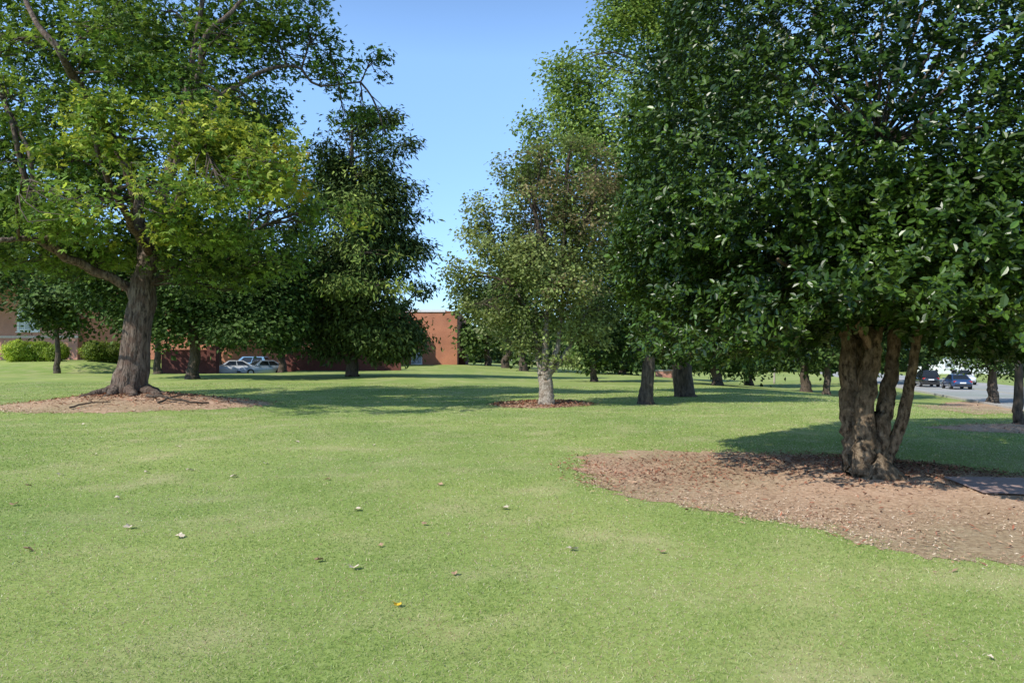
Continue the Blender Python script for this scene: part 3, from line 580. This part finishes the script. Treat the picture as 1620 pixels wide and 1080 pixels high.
# hedge balls
def ball(px, py, D, r, label, tone):
    b = P(px, py, D); b[2] = float(tz(b[0], b[1]))
    t = empty('hedge_shrub', b, label, 'shrub', None)
    mb, _ = crown_mesh([dict(c=b+np.array([0, 0, r*.8]), r=np.array([r, r, r*.85]), ci=0, dens=1)], 150, 10, 0.1, 0.14, 'diamond', [(tuple(np.array((0.17,0.25,0.022))*tone), tuple(np.array((0.32,0.40,0.04))*tone))], gap=-2, up=.6, out=1.0)
    mb.build('foliage', M['leaf'], t, b)
    m_ = MB(); tube(m_, [b+np.array([0, 0, -.1]), b+np.array([0, 0, r])], [.09, .05], 5, 7); m_.build('stem', M['bark_dark'], t, b)
ball(28, 562, 67, 1.3, 'leftmost rounded yellow-green hedge shrub before the brick school', 1.2)
ball(62, 562, 68, 1.25, 'second rounded yellow-green hedge shrub from the left edge', 1.15)
ball(92, 564, 67, 1.1, 'rounded hedge shrub half behind the small dark tree trunk', 1.0)
ball(150, 566, 67, 1.2, 'darker rounded shrub left of the big maple trunk, outer one', 0.7)
ball(180, 566, 68, 1.2, 'darker rounded shrub touching the big maple trunk in view', 0.65)

# ------------------------------------------------------------------ buildings
def window(par, base, x0, x1, z0, z1, y, nx=2, nz=2, name='window', fr=0.09):
    m = MB(); m.box((x0, y-.08, z0), (x0+fr, y+.03, z1)).box((x1-fr, y-.08, z0), (x1, y+.03, z1)).box((x0+fr, y-.08, z0), (x1-fr, y+.03, z0+fr)).box((x0+fr, y-.08, z1-fr), (x1-fr, y+.03, z1))
    for i in range(1, nx):
        xc = x0+(x1-x0)*i/nx; m.box((xc-.035, y-.06, z0+fr), (xc+.035, y+.02, z1-fr))
    for j in range(1, nz):
        zc = z0+(z1-z0)*j/nz
        for i in range(nx):
            xa = x0+(x1-x0)*i/nx+(.035 if i else fr); xb = x0+(x1-x0)*(i+1)/nx-(.035 if i < nx-1 else fr)
            m.box((xa, y-.055, zc-.03), (xb, y+.02, zc+.03))
    w = m.build(name, M['white'], par, base)
    MB().box((x0+.02, y-.03, z0+.02), (x1-.02, y-.012, z1-.02)).build('pane', M['pane'], w, base)
    MB().box((x0-.1, y-.16, z0-.12), (x1+.1, y+.02, z0-.005)).build('sill', M['white'], w, base)
    return w
bA = np.array([-42., 80., 0.4]); A_ = empty('school_building', bA, 'long two storey red brick school with white windows behind the left trees', 'building')
MB().box((-66, 80, -.3), (-20.5, 96, 12.4)).build('wall', M['brick'], A_, bA)
MB().box((-70, 79.2, -.3), (-49.5, 79.997, 11.5)).build('pale_front', M['brickp'], A_, bA)
MB().box((-66.25, 79.0, 12.4), (-20.25, 96.2, 12.9)).build('cornice', M['white'], A_, bA)
MB().box((-66.1, 79.9, 12.9), (-20.4, 96.1, 13.05)).build('roof', M['roof'], A_, bA)
MB().box((-70.1, 79.1, 4.15), (-49.4, 79.197, 4.4)).build('band_course', M['stone'], A_, bA)
window(A_, bA, -56.4, -53.8, 4.9, 7.7, 79.2, 3, 3, fr=.25)
for x0 in (-40., -34., -28.): window(A_, bA, x0, x0+2.8, 9.0, 11.6, 80, 3, 2)
bB = np.array([-13., 100., 1.0]); B_ = empty('brick_block', bB, 'tall plain red brick block with a white framed glass door at the lawn end', 'building')
MB().box((-24, 100, .4), (-7.9, 122, 8.55)).build('wall', M['brick'], B_, bB)
MB().box((-26, 96.9, .4), (-14.7, 99.997, 8.0)).build('wing', M['brick'], B_, bB)
MB().box((-24.15, 99.85, 8.553), (-9.6, 122.1, 8.9)).build('coping', M['white'], B_, bB)
MB().box((-9.597, 99.9, 8.553), (-7.8, 122.1, 8.7)).build('corner_coping', M['brick'], B_, bB)
MB().box((-7.897, 103, .4), (-6.9, 110, 2.7)).build('annex', M['brickd'], B_, bB)
window(B_, bB, -14.5, -12.9, 1.0, 3.1, 99.99, 2, 1, 'door', 0.16)
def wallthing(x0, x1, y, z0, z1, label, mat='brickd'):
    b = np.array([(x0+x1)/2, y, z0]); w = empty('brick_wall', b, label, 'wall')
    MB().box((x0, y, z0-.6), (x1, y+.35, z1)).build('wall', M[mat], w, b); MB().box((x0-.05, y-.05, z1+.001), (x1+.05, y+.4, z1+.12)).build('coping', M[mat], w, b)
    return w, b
wallthing(-23.6, -11.2, 70, .6, 2.5, 'long low brick wall behind the conifer trunk, coloured dark as in shade')
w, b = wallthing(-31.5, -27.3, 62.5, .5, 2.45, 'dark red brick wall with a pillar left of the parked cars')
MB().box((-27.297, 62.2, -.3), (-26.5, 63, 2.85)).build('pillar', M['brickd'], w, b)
g = ground(1053, 597); b = g; s_w = empty('brick_sign_wall', b, 'low pale pink brick sign wall far off between the dark trunks', 'wall')
MB().box((g[0]-1.1, g[1], g[2]-.2), (g[0]+1.1, g[1]+.4, g[2]+.75)).build('wall', M['brickp'], s_w, b); MB().box((g[0]-1.2, g[1]-.06, g[2]+.751), (g[0]+1.2, g[1]+.46, g[2]+.87)).build('coping', M['concrete'], s_w, b)
bS = np.array([100., 150., -1.3]); s_b = empty('low_building', bS, 'low white building far across the road at the right edge', 'building')
MB().box((92, 150, -1.6), (112, 162, 2.6)).build('wall', M['white'], s_b, bS); MB().box((91.5, 149.5, 2.601), (112.5, 162.5, 3.0)).build('roof', M['roof'], s_b, bS)
for i in range(5): window(s_b, bS, 93.2+i*3.8, 95.6+i*3.8, -.1, 1.6, 150, 2, 1)

# pale pole
g = ground(1225, 607); pt = empty('utility_pole', g, 'slender pale pole standing among the shaded tree trunks', 'pole')
m = MB(); tube(m, [g+np.array([0, 0, -.2]), g+np.array([0, 0, 3]), g+np.array([0, 0, 7.5])], [.13, .115, .085], 12, 10); m.build('shaft', M['pole'], pt, g, True)
m = MB(); m.box(g+np.array([-.9, -.07, 6.9]), g+np.array([.9, -.095+.2, 7.02])); m.build('crossarm', M['pole'], pt, g)

# ------------------------------------------------------------------ cars
def car(label, pos, rz, paint, suv=False, name='parked_car'):
    t = empty(name, pos, label, 'car', None, rz)
    hh = 0.14 if suv else 0.0
    stn = [(-2.28,.66,.42,.78+hh),(-2.18,.80,.30,.93+hh),(-1.7,.88,.24,1.0+hh),(-1.0,.9,.22,1.0+hh),(0,.9,.22,.98+hh),(.9,.9,.22,.96+hh),(1.5,.88,.24,.88+hh),(2.05,.80,.28,.76+hh),(2.28,.64,.38,.62+hh)]
    m = MB(); V = []
    for x, w, zb, zt in stn:
        half = [(w*.86, zb), (w*.98, zb+.12), (w, zb+(zt-zb)*.5), (w*.96, zt-.08), (w*.82, zt), (w*.4, zt+.02)]
        V.append([(x, a, z) for a, z in half]+[(x, -a, z) for a, z in half[::-1]])
    V = np.array(V); k = V.shape[1]; ix = np.arange(V.shape[0]*k).reshape(-1, k); nx = np.roll(ix, -1, 1)
    m.add(V, [np.stack([ix[:-1], nx[:-1], nx[1:], ix[1:]], -1).reshape(-1, 4), ix[0][::-1][None], ix[-1][None]])
    m.build('body', paint, t, smooth=True)
    zb = .96+hh; zr = 1.75 if suv else 1.44
    xb0, xb1 = (-2.15, 1.0) if suv else (-1.85, 1.0); xr0, xr1 = (-1.85, .3) if suv else (-1.0, .25)
    wb, wr = .83, .64
    Vc = np.array([(xb0,-wb,zb),(xb1,-wb,zb),(xb1,wb,zb),(xb0,wb,zb),(xr0,-wr,zr),(xr1,-wr,zr),(xr1,wr,zr),(xr0,wr,zr),(xr0+.1,-wr*.7,zr+.035),(xr1-.1,-wr*.7,zr+.035),(xr1-.1,wr*.7,zr+.035),(xr0+.1,wr*.7,zr+.035)])
    MB().add(Vc, [[(0,1,5,4),(1,2,6,5),(2,3,7,6),(3,0,4,7),(4,5,9,8),(5,6,10,9),(6,7,11,10),(7,4,8,11),(8,9,10,11)]]).build('cabin', paint, t)
    def panel(name, a, b, c_, d, u0, u1, v0, v1, mat):
        a, b, c_, d = map(np.array, (a, b, c_, d))
        f = lambda u, v: (a*(1-u)+b*u)*(1-v)+(d*(1-u)+c_*u)*v
        nrm = np.cross(b-a, d-a); nrm = nrm/np.linalg.norm(nrm)*.008
        MB().add([f(u0, v0)+nrm, f(u1, v0)+nrm, f(u1, v1)+nrm, f(u0, v1)+nrm], [[(0, 1, 2, 3)]]).build(name, mat, t)
    panel('windshield', Vc[1], Vc[2], Vc[6], Vc[5], .06, .94, .06, .93, M['glass']); panel('rear_window', Vc[3], Vc[0], Vc[4], Vc[7], .07, .93, .1, .92, M['glass'])
    for u0, u1 in ((.1, .5), (.53, .9)):
        panel('side_window', Vc[0], Vc[1], Vc[5], Vc[4], u0, u1, .1, .9, M['glass']); panel('side_window', Vc[2], Vc[3], Vc[7], Vc[6], u0, u1, .1, .9, M['glass'])
    for x in (-1.38, 1.4):
        for s in (-1, 1):
            m = MB(); tube(m, [(x, s*.93, .33), (x, s*.7, .33)], [.33, .33], 3, 20); w = m.build('wheel', M['tyre'], t)
            m = MB(); tube(m, [(x, s*.945, .33), (x, s*.9, .33)], [.2, .21], 3, 14); m.build('rim', M['rim'], w)
    for s in (-1, 1):
        MB().box((2.08, s*.62-.15, .58+hh), (2.2, s*.62+.15, .70+hh)).build('headlight', M['lamp'], t)
        MB().box((-2.25, s*.64-.14, .70+hh), (-2.12, s*.64+.14, .86+hh)).build('taillight', M['red'], t)
        MB().box((.6, s*.97-.09, .98+hh), (.78, s*.97+.09, 1.1+hh)).build('mirror', paint, t)
    MB().box((-2.32, -.7, .36), (-2.2, .7, .52)).build('bumper', M['trim'], t); MB().box((2.2, -.6, .34), (2.31, .6, .46)).build('bumper', M['trim'], t)
    MB().box((-2.33, -.26, .60+hh), (-2.27, .26, .72+hh)).build('license_plate', M['white'], t)
def gp(x, y, l=0.03): return (x, y, float(tz(x, y))+l)
def atp(px, y, l=0.03): return gp((px-810)/F*y, y, l)
car('white silver sedan parked in front of the school, left of the pale blue one', atp(366, 65), math.radians(205), M['silver'])
car('pale blue sedan parked at the right end of the row before the brick wall', atp(413, 66), math.radians(225), M['pblue'])
car('light blue high vehicle parked behind the silver sedan', atp(392, 71), math.radians(180), M['lblue'], True)
hd = math.atan2(rd_u[1], rd_u[0])
def onroad(s, w): q = rd_e+rd_u*s+rd_n*w; c_ = rd_e+rd_u*s+rd_n*5; return (q[0], q[1], float(tz(*c_))+.055)
car('black high car on the road, left of the other cars there', onroad(37, 3.6), hd, M['black'], True, 'road_car')
car('dark blue car on the road, between the black and the white ones', onroad(31, 5.0), hd, M['blue'], False, 'road_car')
car('white car farthest away on the road at right', onroad(46, 9.4), hd+math.pi, M['cwhite'], True, 'road_car')

# ------------------------------------------------------------------ fallen leaves, sticks
def fallen(px, py, size, col, label, group=None):
    g = ground(px, py); g[2] += 0.02
    k = 14; a = np.linspace(0, 2*np.pi, k, endpoint=False)
    r = size*(0.5+0.5*np.abs(np.cos(a*2.5)))*rng.uniform(.8, 1.1, k)
    z = 0.18*size*np.cos(a*2+rng.uniform(0, 6))+rng.uniform(0, .15, k)*size+.08*size
    V = np.vstack([[0, 0, 0], np.stack([r*np.cos(a), r*np.sin(a)*.8, z], -1)])
    i = np.arange(k); m = MB(); m.add(V+g, [np.stack([0*i, 1+i, 1+(i+1) % k], -1)], np.array(col)*np.exp(rng.normal()*.1))
    o = m.build('fallen_leaf', M['dry'], None, g); o.rotation_euler = (rng.normal()*.15, rng.normal()*.15, rng.uniform(0, 6))
    tag(o, label, 'leaf', group)
br_, pa_, ye_ = (0.34,0.22,0.14), (0.58,0.49,0.37), (0.68,0.44,0.04)
fallen(628, 960, .042, ye_, 'yellow fallen leaf on the near grass, the only yellow one')
fallen(559, 901, .055, pa_, 'pale curled leaf on the grass just beyond the yellow leaf')
fallen(504, 889, .048, br_, 'brown curled leaf left of the pale one near the yellow leaf')
fallen(906, 872, .06, pa_, 'pale leaf on the grass in the near middle of the lawn')
fallen(1045, 875, .042, br_, 'small brown leaf right of the pale one in the near middle')
fallen(720, 910, .036, br_, 'small brown leaf right of and beyond the yellow leaf')
fallen(45, 872, .05, br_, 'brown leaf on the grass at the left edge of the photo')
fallen(283, 851, .06, pa_, 'pale leaf on the left grass, right one of a pale pair')
fallen(205, 836, .06, pa_, 'pale leaf on the left grass, left one of a pale pair')
fallen(602, 866, .034, br_, 'tiny brown leaf beyond the brown curled leaf')
fallen(672, 831, .04, br_, 'brown leaf lying alone in the middle distance of the near lawn')
fallen(1567, 1045, .022, pa_, 'pale leaf in the bottom right corner of the lawn')
for px, py in ((565,808),(695,768),(232,748),(370,755),(300,745),(130,672),(185,790),(95,752),(22,800),(420,735),(590,705),(282,708),(470,700),(45,770),(518,760),(798,806),(150,720)):
    fallen(px, py, rng.uniform(.04, .065), pa_ if rng.random() < .75 else br_, 'small dry leaf scattered on the sunny lawn farther off', 'dry leaves scattered on the lawn')
def stick(pts, r, label):
    p = [ground(*q)+np.array([0, 0, .05+h_]) for (q, h_) in pts]; m = MB(); tube(m, p, np.linspace(r, r*.4, len(p)), 10, 6, .1, .4)
    tag(m.build('fallen_branch', M['bark_dark'], None, p[0], True), label, 'branch')
stick([((232,633),.1),((262,636),.12),((300,641),.05),((330,640),.02)], .06, 'dark dead branch lying right of the big maple trunk')
stick([((250,640),.02),((285,634),.15),((312,632),.1)], .035, 'thin dead branch crossing the dark one by the maple trunk')
stick([((110,648),.02),((140,643),.06),((175,640),.03)], .03, 'thin dead branch lying left of the big maple trunk')

# ------------------------------------------------------------------ light, world, camera
EL = math.radians(42); az = np.array([0.77, 0.64]); az /= np.linalg.norm(az)
sun = bpy.data.lights.new('sun', 'SUN'); sun.energy = 5.0; sun.angle = math.radians(0.53); sun.color = (1.0, 0.95, 0.86)
so = bpy.data.objects.new('sun', sun); C.objects.link(so)
dv = Vector((az[0]*math.cos(EL), az[1]*math.cos(EL), -math.sin(EL))); so.rotation_euler = dv.to_track_quat('-Z', 'Y').to_euler(); so.location = (-20, -20, 30)
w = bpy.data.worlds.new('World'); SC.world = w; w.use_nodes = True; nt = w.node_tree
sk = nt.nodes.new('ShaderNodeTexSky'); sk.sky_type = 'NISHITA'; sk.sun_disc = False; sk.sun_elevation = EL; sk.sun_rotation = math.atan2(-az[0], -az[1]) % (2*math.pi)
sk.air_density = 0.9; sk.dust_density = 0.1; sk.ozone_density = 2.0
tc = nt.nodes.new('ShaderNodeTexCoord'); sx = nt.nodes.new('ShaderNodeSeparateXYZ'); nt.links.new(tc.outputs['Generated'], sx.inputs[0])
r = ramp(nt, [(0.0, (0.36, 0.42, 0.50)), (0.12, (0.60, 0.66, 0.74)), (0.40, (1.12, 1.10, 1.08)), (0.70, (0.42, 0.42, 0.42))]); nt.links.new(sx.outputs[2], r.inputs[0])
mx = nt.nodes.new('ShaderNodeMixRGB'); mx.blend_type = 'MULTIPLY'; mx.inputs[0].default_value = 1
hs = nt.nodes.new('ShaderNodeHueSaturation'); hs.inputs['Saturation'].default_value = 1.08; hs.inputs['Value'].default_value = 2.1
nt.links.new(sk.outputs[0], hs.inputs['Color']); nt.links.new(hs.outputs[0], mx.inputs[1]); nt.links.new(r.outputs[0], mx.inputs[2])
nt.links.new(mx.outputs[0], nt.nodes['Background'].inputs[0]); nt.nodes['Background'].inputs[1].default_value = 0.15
cam = bpy.data.cameras.new('camera'); co = bpy.data.objects.new('camera', cam); C.objects.link(co)
cam.sensor_width = 36; cam.lens = 36*F/1620; cam.clip_end = 6000; cam.clip_start = 0.05
co.location = (0, 0, CH); co.rotation_euler = (math.pi/2+PITCH, 0, 0)
SC.camera = co
SC.view_settings.view_transform = 'Standard'; SC.view_settings.look = 'None'; SC.view_settings.exposure = 0
